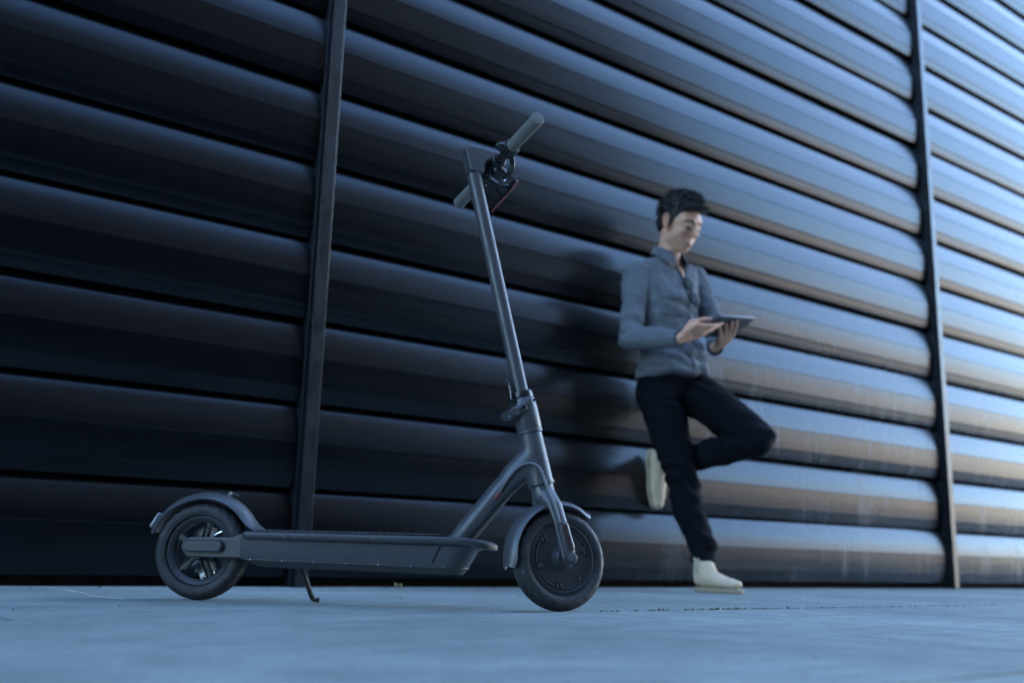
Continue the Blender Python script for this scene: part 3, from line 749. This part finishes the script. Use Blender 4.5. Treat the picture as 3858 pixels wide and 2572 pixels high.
# left hand: spread under the tablet
fwd2 = (-TA*.55 + TB*.80).normalized(); acr2 = (TA*.80 + TB*.55).normalized()
pc2 = tp(.030, -.040, -.031)
fl2 = []
for i in range(4):
    o2 = -.030+.0205*i
    base = pc2 + fwd2*.030 + acr2*o2 + TN*.004
    ln = (.058, .070, .074, .062)[3-i] if False else (.060, .072, .076, .064)[i]
    fl2.append(([base, base + fwd2*ln*.45 + acr2*o2*.10 + TN*.002, base + fwd2*ln*.75 + acr2*o2*.16 + TN*.009, base + fwd2*ln + acr2*o2*.2 + TN*.0155], [.0088, .0086, .0080, .0066]))
th2 = ([pc2 + acr2*.022 - fwd2*.010, tp(.070, -TW/2-.008, -.016), tp(.066, -TW/2-.006, .008), tp(.052, -TW/2+.016, .0125)], [.0130, .0112, .0096, .0074])
hand_into(b, wrL, pc2, acr2, fwd2, V(0, 0, 1), fl2, th2)
body = blob('body', b, M_skin, PE, .0032, 3, .45, PX)
HI = (PX @ HM).inverted()
stub = body.data.attributes.new('stubble', 'FLOAT', 'POINT'); ros = body.data.attributes.new('redness', 'FLOAT', 'POINT')
# soften the joins of the face
import numpy as np
nv = len(body.data.vertices); co_ = np.empty(nv*3); body.data.vertices.foreach_get('co', co_); co_ = co_.reshape(-1, 3)
ed_ = np.empty(len(body.data.edges)*2, dtype=int); body.data.edges.foreach_get('vertices', ed_); ed_ = ed_.reshape(-1, 2)
hi_ = np.array(HI); ql = co_ @ hi_[:3, :3].T + hi_[:3, 3]
wt = np.clip((.17-np.abs(ql[:, 2]))/.03, 0, 1) * np.clip((.20-np.linalg.norm(ql, axis=1))/.03, 0, 1)
wt *= 1-.75*np.exp(-(((ql-np.array([0, .105, -.020]))/.024)**2).sum(1)); wt *= 1-.7*(np.abs(ql[:, 0]) > .072)
deg = np.bincount(ed_.ravel(), minlength=nv)[:, None]
for _ in range(10):
    sm_ = np.zeros_like(co_); np.add.at(sm_, ed_[:, 0], co_[ed_[:, 1]]); np.add.at(sm_, ed_[:, 1], co_[ed_[:, 0]])
    co_ += (sm_/np.maximum(deg, 1)-co_)*(.5*wt[:, None])
body.data.vertices.foreach_set('co', co_.ravel()); body.data.update()
for v in body.data.vertices:
    q = HI @ v.co
    if q.length > .30: 
        ros.data[v.index].value = .35; continue
    jaw = max(0, min(1, (-.030-q.z)/.04)) * max(0, min(1, (q.z+.15)/.04)) * max(0, min(1, (q.y+.01)/.03))
    lip = max(0, 1-(V(q.x*.7, 0, q.z+.064)).length/.016) if q.y > .05 else 0
    stub.data[v.index].value = max(0, jaw-lip*1.5)*.14
    cheek = max((math.exp(-((V(s*.043, .07, -.020)-q).length/.022)**2) for s in (-1, 1)))
    nose_ = math.exp(-((V(0, .112, -.020)-q).length/.016)**2); ear_ = 1 if abs(q.x) > .073 and q.z < .04 else 0
    ros.data[v.index].value = min(1, .8*cheek+.8*nose_+.9*ear_+lip)
nt_ = M_skin.node_tree; pb_ = nt_.nodes['Principled BSDF']; src_ = pb_.inputs['Base Color'].links[0].from_socket
for nm_, c_, k_ in (('stubble', (.16, .115, .095, 1), 1.0), ('redness', (.50, .17, .115, 1), .55)):
    at_ = nt_.nodes.new('ShaderNodeAttribute'); at_.attribute_name = nm_
    mu_ = nt_.nodes.new('ShaderNodeMath'); mu_.operation = 'MULTIPLY'; mu_.inputs[1].default_value = k_; nt_.links.new(at_.outputs['Fac'], mu_.inputs[0])
    mx_ = nt_.nodes.new('ShaderNodeMix'); mx_.data_type = 'RGBA'; mx_.inputs[7].default_value = c_
    nt_.links.new(mu_.outputs[0], mx_.inputs[0]); nt_.links.new(src_, mx_.inputs[6]); src_ = mx_.outputs[2]
nt_.links.new(src_, pb_.inputs['Base Color'])

# face details
for s in (-1, 1):
    b = bmesh.new(); ell(b, h(s*.031, .0760, -.0005), (.0104*HS,)*3, None, 2); obj('eye', b, M_eye, PE, 80, PX)
    b = bmesh.new(); ell(b, h(s*.031, .0868, -.0040), (.0050*HS, .0030*HS, .0042*HS), HR, 2); obj('iris', b, M_iris, PE, 80, PX)
    b = bmesh.new(); tube(b, spline([h(s*.016, .0858, .0005), h(s*.031, .0885, -.0015), h(s*.046, .0790, .0020)], 5), [.0018]+[.0034]*9+[.0016], 8); obj('eyelashes', b, M_hair, PE, 80, PX)  # lashes widened to stand in for the dark eye-socket shade
    b = bmesh.new(); tube(b, spline([h(s*.012, .0925, .027), h(s*.028, .0915, .0325), h(s*.044, .0820, .0315), h(s*.054, .0715, .0255)], 5), [.0032]+[.0046]*9+[.0038]*5+[.0016], 10, flat=.6); obj('eyebrow', b, M_hair, PE, 80, PX)  # brow thickened and lowered to deepen the painted socket shade
b = bmesh.new(); tube(b, spline([h(-.033, .0735, -.0565), h(-.016, .0885, -.0640), h(0, .0930, -.0660), h(.016, .0885, -.0640), h(.033, .0735, -.0565)], 5), [.0014]+[.0035]*19+[.0014], 10, flat=.8); obj('lips', b, M_lip, PE, 80, PX)
# hair: skull cap plus many locks
b = bmesh.new()
hull(b, [hr((0, -.022, .048), (.082, .094, .082))], 3)
hull(b, [hr((0, -.060, .0), (.070, .055, .07)), hr((0, -.070, -.035), (.050, .036, .03))], 2)
for s in (-1, 1):
    hull(b, [hr((s*.072, -.004, .050), (.009, .040, .036)), hr((s*.0725, .012, .004), (.0045, .009, .020))], 2)
rh = random.Random(5)
def lock(rr=None):
    while True:
        a = rh.uniform(-pi, pi); el = rh.uniform(-.35, 1.52)
        d = V(sin(a)*cos(el), cos(a)*cos(el), sin(el))
        if d.y > .42 and d.z < .60: continue
        if d.z < .32 and d.y > -.10: continue
        if d.z < 0 and d.y > -.55: continue
        break
    base = V(0, -.022, .048) + V(d.x*.080, d.y*.094, d.z*.083)
    top = max(0, d.z-.3)
    flow = V(.25+rh.gauss(0, .25), .85+rh.gauss(0, .2), rh.gauss(0, .15)) if d.z > .45 else V(0, -.55+rh.gauss(0, .15), -.7)
    flow = (flow - d*flow.dot(d)*.95).normalized()
    ln = rh.uniform(.016, .028)*(1+.7*top); lift = rh.uniform(.001, .004) + .012*top*max(.2, d.y+.6)
    return base, base + flow*ln*.5 + d*lift, base + flow*ln + d*lift*.6
for i in range(380):
    p0, p1, p2 = lock()
    hull(b, [hr(p0, (.0075, .0085, .007)), hr(p1, (.0068,)*3), hr(p2, (.004,)*3)], 1)
fringe = []
for i in range(40):      # fringe swept up and to the side
    x = -.058 + .116*i/39
    for yy, zz in ((.064-4.2*x*x, .086-2.2*x*x), (.058-3.4*x*x, .090), (.034, .116), (.008, .130)):
        base = V(x*(1-.1*(zz > .1)), yy, zz-2.6*x*x*(zz > .1)+rh.uniform(-.003, .003)); tipp = base + V(rh.gauss(.010, .004), .022+rh.uniform(-.004, .008)-abs(x)*.12, rh.uniform(-.002, .009))
        hull(b, [hr(base, (.009, .012, .010)), hr((base+tipp)/2+V(0, 0, .004), (.008, .009, .008)), hr(tipp, (.0045, .005, .0045))], 1)
        fringe.append((base, (base+tipp)/2+V(0, 0, .007), tipp))
def hair_post(co, q): return co + q*(.0016*noise.noise(co*90) + .0012*noise.noise(co*200))
hair = blob('hair', b, M_hair, PE, .003, 4, .5, PX, hair_post)
b = bmesh.new()
for i in range(2200):
    p0, p1, p2 = lock() if i % 3 else rh.choice(fringe)
    jx = V(rh.gauss(0, .006), rh.gauss(0, .006), rh.gauss(0, .003)); out_ = (p1 - V(0, -.022, .04)).normalized()*rh.uniform(.003, .010)
    tube(b, [h(*(p0+jx)), h(*(p1+jx+out_)), h(*(p2+jx*1.6+out_*1.2+(p2-p1)*.5))], [.0011, .0010, .0002], 3, cap=False)
st = obj('hair_strands', b, M_hair, hair, 180, PX); st['kind'] = 'stuff'

# shirt
def wr_shirt(co, q):
    f = .0075*noise.noise(V(co.x*9+co.z*6, co.y*9, co.z*17)) + .0045*noise.noise(V(co.x*24, co.y*24, co.z*34+co.x*18))
    for c, s, amp in ((elR, .11, .007), (elL, .10, .006), (V(3.10, 2.98, .96), .16, .008), (V(3.13, 2.93, 1.20), .14, .004)):
        dd = (co-c).length
        if dd < s*1.6: f += amp*math.exp(-(dd/s)**2*2)*sin(co.z*95+co.x*40+4*noise.noise(co*9))
    return co + q*f
b = bmesh.new()
hull(b, [(NB_+V(-.025, .015, -.018), (.055, .050, .035)), (NB_+V(.025, .015, -.016), (.055, .050, .035)), (shR+V(.045, 0, .015), (.055, .055, .05)), (shL+V(-.045, 0, .015), (.055, .055, .05)), (V(3.100, 3.035, 1.23), (.158, .118, .08))], 3)
hull(b, [(V(3.100, 3.035, 1.23), (.160, .118, .09)), (V(3.108, 3.035, 1.06), (.146, .112, .08))], 3)
hull(b, [(V(3.108, 3.035, 1.06), (.146, .112, .08)), (V(3.118, 3.025, .955), (.158, .122, .05))], 3)
hull(b, [(V(3.118, 3.025, .955), (.158, .122, .04)), (V(3.122, 3.020, .912), (.166, .128, .022)), (V(3.06, 3.05, .895), (.105, .10, .02))], 3)
hull(b, [(V(3.20, 2.935, .93), (.05, .035, .04)), (V(3.19, 2.955, 1.02), (.05, .04, .05))], 2)
for s, e, w_, k in ((shR, elR, wrR, 1), (shL, elL, wrL, 1)):
    hull(b, [(s, .066), (s*.5+e*.5, .055)], 2); hull(b, [(s*.5+e*.5, .055), (e, .053)], 2); hull(b, [(e, .053), (e*.5+w_*.5, .047)], 2)
    cu = w_ + (e-w_).normalized()*.018
    hull(b, [(e*.5+w_*.5, .047), (cu, .034)], 2)
blob('shirt', b, M_shirt, PE, .0058, 5, .5, PX, wr_shirt)
for e, w_ in ((elR, wrR), (elL, wrL)):    # cuffs
    d = (w_-e).normalized(); b = bmesh.new(); lathe(b, [(.0335, -.022), (.0360, -.020), (.0365, .020), (.0345, .023), (.0315, .022), (.0315, -.02)], 32, axis='Z')
    obj('cuff', b, M_shirt, PE, 40, PX @ Matrix.Translation(w_-d*.018) @ d.to_track_quat('Z', 'Y').to_matrix().to_4x4())
# collar: stand and two points
def cring(a, r_, dz, ry=None):   # angle 0 = front
    return NB_ + V(sin(a)*r_ + .0, -cos(a)*(ry or r_)*.95 - .004, dz + .026*(-cos(a))*.9)
b = bmesh.new(); rows = []
for k in range(25):
    a = R(26) + R(308)*k/24
    fold = 1.0
    lo = cring(a, .062, .010); top = cring(a, .0625, .045 if 2 < k < 22 else .040); out = cring(a, .071, .040 if 2 < k < 22 else .034)
    tipf = max(0, 1-min(k, 24-k)/5.)
    dn = cring(a, .082+.010*tipf, .004-.048*tipf) + V(0, -.016*tipf, 0)
    rows.append([b.verts.new(p) for p in (lo, top, out, dn, dn+ (lo-dn).normalized()*.004 + V(0, 0, .001))])
for p, q in zip(rows, rows[1:]):
    for k in range(4): b.faces.new((p[k], p[k+1], q[k+1], q[k]))
o = obj('collar', b, M_shirt, PE, 60, PX); sm = o.modifiers.new('s', 'SOLIDIFY'); sm.thickness = .0022
# open neck, placket, buttons, pockets, hem opening lie on the chest surface
SHM = [o_ for o_ in PE.children if o_.name.startswith('shirt')][0].data
from mathutils.bvhtree import BVHTree
bv = BVHTree.FromPolygons([v.co.copy() for v in SHM.vertices], [tuple(p.vertices) for p in SHM.polygons])
def on_shirt(x, z, lift=.001, y0=2.0):
    r_ = bv.ray_cast(PX @ V(x, 3.03, z), V(0, -1, 0))
    if r_[0] is None: return PX @ V(x, 2.93, z)
    return r_[0] + r_[1]*lift
def patch(name, m, fn, nu, nv, thick=.0014, lift=.0012):
    b = bmesh.new(); g_ = []
    for i in range(nu+1):
        g_.append([b.verts.new(on_shirt(*fn(i/nu, j/nv), lift)) for j in range(nv+1)])
    for i in range(nu):
        for j in range(nv): b.faces.new((g_[i][j], g_[i+1][j], g_[i+1][j+1], g_[i][j+1]))
    o = obj(name, b, m, PE, 60); s_ = o.modifiers.new('s', 'SOLIDIFY'); s_.thickness = thick; s_.offset = 1
    return o
PXC = lambda z: 3.128 + .02*(1.40-z)
patch('placket', M_shirt, lambda u, v: (PXC(.915+.40*v)-.016+.032*u, .915+.40*v), 4, 40, .0018)
patch('neck_opening', M_shirt_in, lambda u, v: (PXC(1.32)-.004+(u-.5)*(.012+.046*v), 1.315+.085*v), 6, 14, .0006, .0022)
patch('skin_opening', M_skin, lambda u, v: (PXC(1.35)-.004+(u-.5)*(.004+.034*v), 1.340+.062*v), 6, 10, .0006, .0032)
for z in (.95, 1.03, 1.11, 1.19):
    b = bmesh.new(); c = on_shirt(PXC(z), z, .003); lathe(b, [(.0, -.001), (.0052, -.001), (.0056, .0005), (.0045, .0014), (.0, .0008)], 14, closed=False); obj('button', b, M_button, PE, 60, Matrix.Translation(c))
for x0, x1 in ((2.985, 3.085), (3.168, 3.240)):
    patch('pocket', M_shirt, lambda u, v: (x0+(x1-x0)*u, 1.155+.105*v - .012*(1-abs(u-.5)*2)*(1-v)), 10, 10, .0018)
    patch('pocket_flap', M_shirt, lambda u, v: (x0-.003+(x1-x0+.006)*u, 1.232+.038*v - .012*(1-abs(u-.5)*2)*(1-v)), 10, 5, .0022, .0032)

# trousers
def wr_tr(co, q):
    f = .0055*noise.noise(V(co.x*12, co.y*12, co.z*18))+.003*noise.noise(V(co.x*22+co.z*12, co.y*22, co.z*36))
    for c, s, amp in ((knR, .16, .009), (anR+V(0, 0, .06), .11, .012), (knL, .12, .005), (V(3.14, 2.95, .80), .14, .010), (V(3.22, 2.85, .62), .12, .009)):
        dd = (co-c).length
        if dd < s*1.8: f += amp*math.exp(-(dd/s)**2*2)*sin(co.z*80+co.x*35+5*noise.noise(co*8))
    return co + q*f
b = bmesh.new()
hull(b, [(V(3.122, 3.040, .925), (.145, .108, .03)), (V(3.122, 3.045, .86), (.155, .115, .05))], 3)
hull(b, [(V(3.122, 3.045, .86), (.155, .112, .05)), (hipR+V(0, 0, -.02), (.085, .10, .08)), (hipL+V(0, 0, -.02), (.085, .10, .08))], 3)
chain(b, [hipR+V(.0, 0, -.02), hipR*.5+knR*.5, knR, knR*.6+anR*.4+V(0, .01, 0), anR+V(-.004, .004, .075)], [.098, .085, .069, .066, .053], 3)
hull(b, [(anR+V(-.004, .004, .075), .053), (anR+V(-.004, .008, .026), (.054, .060, .026))], 2)
chain(b, [hipL+V(0, -.01, 0), hipL*.5+knL*.5+V(0, 0, .008), knL+V(0, 0, .006)], [.102, .092, .070], 3)
chain(b, [knL, knL*.6+anL*.4+V(0, 0, -.006), anL+V(.004, -.01, 0)], [.067, .064, .051], 3)
blob('trousers', b, M_trouser, PE, .0058, 5, .5, PX, wr_tr)

# boots
def boot(xf):
    up_ = bmesh.new()
    # local: x forward (toe), y sideways, z up, heel at x=0
    hull(up_, [(V(.035, 0, .052), (.034, .031, .034)), (V(.044, 0, .125), (.038, .036, .02))], 3)
    hull(up_, [(V(.035, 0, .050), (.034, .031, .032)), (V(.085, 0, .052), (.045, .034, .036)), (V(.050, 0, .115), (.040, .036, .02))], 3)
    hull(up_, [(V(.085, 0, .050), (.045, .034, .036)), (V(.175, .0, .038), (.045, .042, .022))], 3)
    hull(up_, [(V(.175, 0, .038), (.045, .042, .022)), (V(.238, -.002, .034), (.030, .030, .018))], 3)
    def pb(co, q): return co + q*(.0016*noise.noise(co*40)) if co.z > .02 else V(co.x, co.y, max(co.z, .012))
    u_ = blob('boot', up_, M_suede, PE, .0045, 5, .5, xf, pb)
    s_ = bmesh.new()
    def outline(k_, x0, x1):
        o_ = []
        for t in range(40):
            a = 2*pi*t/40; cx = (x0+x1)/2 + (x1-x0)/2*cos(a); wv = (.036+.010*max(0, cos(a))-.006*math.exp(-((cos(a)+.25)/.3)**2))*k_
            o_.append((cx, wv*(abs(sin(a))**.75)*(1 if sin(a) > 0 else -1)))
        return o_
    loft(s_, [(outline(.97, .0, .268), .0, None), (outline(1.02, -.003, .272), .004, None), (outline(1.02, -.003, .272), .015, None), (outline(.97, .001, .267), .018, None)])
    obj('sole', s_, M_sole, u_, 40, xf)
    h_ = bmesh.new(); loft(h_, [(outline(.95, .002, .075), -.001, None), (outline(.95, .002, .075), .012, None)]); 
    h_.free()
    for sy in (-1, 1):
        e_ = bmesh.new(); hull(e_, [(V(.050, sy*.0345, .085), (.016, .003, .012)), (V(.050, sy*.0365, .125), (.020, .003, .012))], 2); obj('elastic_panel', e_, M_elastic, u_, 60, xf)
    return u_
boot(PX @ BM1)
boot(PX @ BM2)     # raised boot: sole flat on the slats, toe down

# tablet
tb = tag(empty('tablet', tuple(TC)), 'thin dark tablet held level in the hands of the man', 'tablet')
TM = Matrix((TA, TB, TN)).transposed().to_4x4()
b = bmesh.new(); poly = []
for cx, cy, a0 in ((TL/2-.012, TW/2-.012, 0), (-TL/2+.012, TW/2-.012, pi/2), (-TL/2+.012, -TW/2+.012, pi), (TL/2-.012, -TW/2+.012, 3*pi/2)):
    for k in range(7):
        a = a0+pi/2*k/6; poly.append((cx+.012*cos(a), cy+.012*sin(a)))
sc_ = lambda f: [(x*f, y*f) for x, y in poly]
loft(b, [(sc_(.975), -TT/2, None), (sc_(.995), -TT/2+.0018, None), (sc_(1), 0, None), (sc_(1), TT/2, None)])
bd = obj('back_shell', b, M_tablet, tb, 40, TM)
b = bmesh.new(); loft(b, [(sc_(.985), TT/2+.0002, None), (sc_(.985), TT/2+.0009, None)]); obj('screen', b, M_glass, tb, 40, TM)
b = bmesh.new(); lathe(b, [(0, -TT/2-.0012), (.0040, -TT/2-.0012), (.0046, -TT/2+.0004), (0, -TT/2+.0004)], 18, axis='Z', c=(TL/2-.016, TW/2-.016, 0), closed=False); obj('camera_lens', b, M_glass, tb, 40, TM)

# sunglasses hooked at the shirt front
c1 = on_shirt(3.126, 1.300, .010) - PX.translation; c2 = on_shirt(3.142, 1.243, .010) - PX.translation
gc = (c1+c2)/2
sg = tag(empty('sunglasses', tuple(gc)), 'dark sunglasses hooked on the front of the grey blue shirt', 'sunglasses')
GX = Matrix.Translation(-gc)
ud = (c1-c2).normalized(); nd = V(.05, -1, -.35); nd = (nd-ud*nd.dot(ud)).normalized(); sdv = ud.cross(nd)
for c in (c1, c2):
    b = bmesh.new(); hull(b, [(V(0, 0, 0), (.027, .0240, .002))], 3); obj('lens', b, M_lens, sg, 60, GX @ Matrix.Translation(c) @ Matrix((ud, sdv, nd)).transposed().to_4x4())
b = bmesh.new()
for c in (c1, c2):
    ring = [c+ud*.0285*cos(2*pi*k/28)+sdv*.0255*sin(2*pi*k/28)+nd*.001 for k in range(29)]; tube(b, ring, .0018, 8, cap=False)
tube(b, [c1-ud*.0235+sdv*.008, c2+ud*.0235+sdv*.008], .0017, 8)
obj('rim', b, M_black, sg, 60, GX)
b = bmesh.new(); tube(b, spline([c1+ud*.026+sdv*.012, c1+ud*.018-sdv*.004-nd*.012, c2-ud*.01-nd*.012-sdv*.01], 5), .0022, 8); obj('temple', b, M_black_gloss, sg, 60, GX)

# ------------------------------------------------------------------ small litter on the paving
b = bmesh.new(); rows = []
for i in range(9):
    t = i/8; wd = .013*sin(pi*min(1, t*1.05+.02))
    rows.append([b.verts.new((t*.045-.022, s*wd, .004+.010*(s*s)+.006*sin(t*4))) for s in (-1, -.5, 0, .5, 1)])
for p, q in zip(rows, rows[1:]):
    for k in range(4): b.faces.new((p[k], p[k+1], q[k+1], q[k]))
lf = obj('dry_leaf', b, M_leaf, None, 60); lf.location = (1.80, 3.05, .0005); lf.rotation_euler = (.1, 0, .5)
s_ = lf.modifiers.new('s', 'SOLIDIFY'); s_.thickness = .0007
tag(lf, 'small curled yellow brown leaf lying by the foot of the wall', 'leaf')
b = bmesh.new(); tube(b, spline([(.68, 3.12, .003), (.675, 2.95, .006), (.69, 2.72, .003), (.665, 2.55, .005), (.70, 2.40, .003)], 8), .0007, 6)
tag(obj('dry_straw', b, M_straw), 'thin pale dry stalk lying on the paving left of the rear wheel', 'straw')
b = bmesh.new(); rm = random.Random(9)
for k in range(330):
    x = 2.03 + rm.gauss(0, .10) if k < 60 else rm.uniform(1.6, 3.4)
    ell(b, (x, 1.785+rm.gauss(0, .0035), -.001+rm.uniform(0, .002)), (rm.uniform(.002, .006), rm.uniform(.0015, .004), rm.uniform(.001, .0035) if k >= 60 else rm.uniform(.002, .007)), None, 1)
tag(obj('moss', b, M_moss), kind='stuff')
b = bmesh.new()
for k in range(160):
    x = rm.uniform(.2, 6.5); s_ = rm.uniform(.001, .0035)
    ell(b, (x, 3.20-abs(rm.gauss(0, .05)), s_*.4), (s_*rm.uniform(.8, 2.2), s_, s_*.7), Matrix.Rotation(rm.uniform(0, 3), 3, 'Z'), 1)
for k in range(130):
    x, y = rm.uniform(.3, 4.2), rm.uniform(.7, 3.1); s_ = rm.choice((.0008, .001, .0012, .0022))
    ell(b, (x, y, s_*.4), (s_*rm.uniform(.8, 1.8), s_, s_*.7), Matrix.Rotation(rm.uniform(0, 3), 3, 'Z'), 1)
tag(obj('gravel', b, M_grit), kind='stuff')
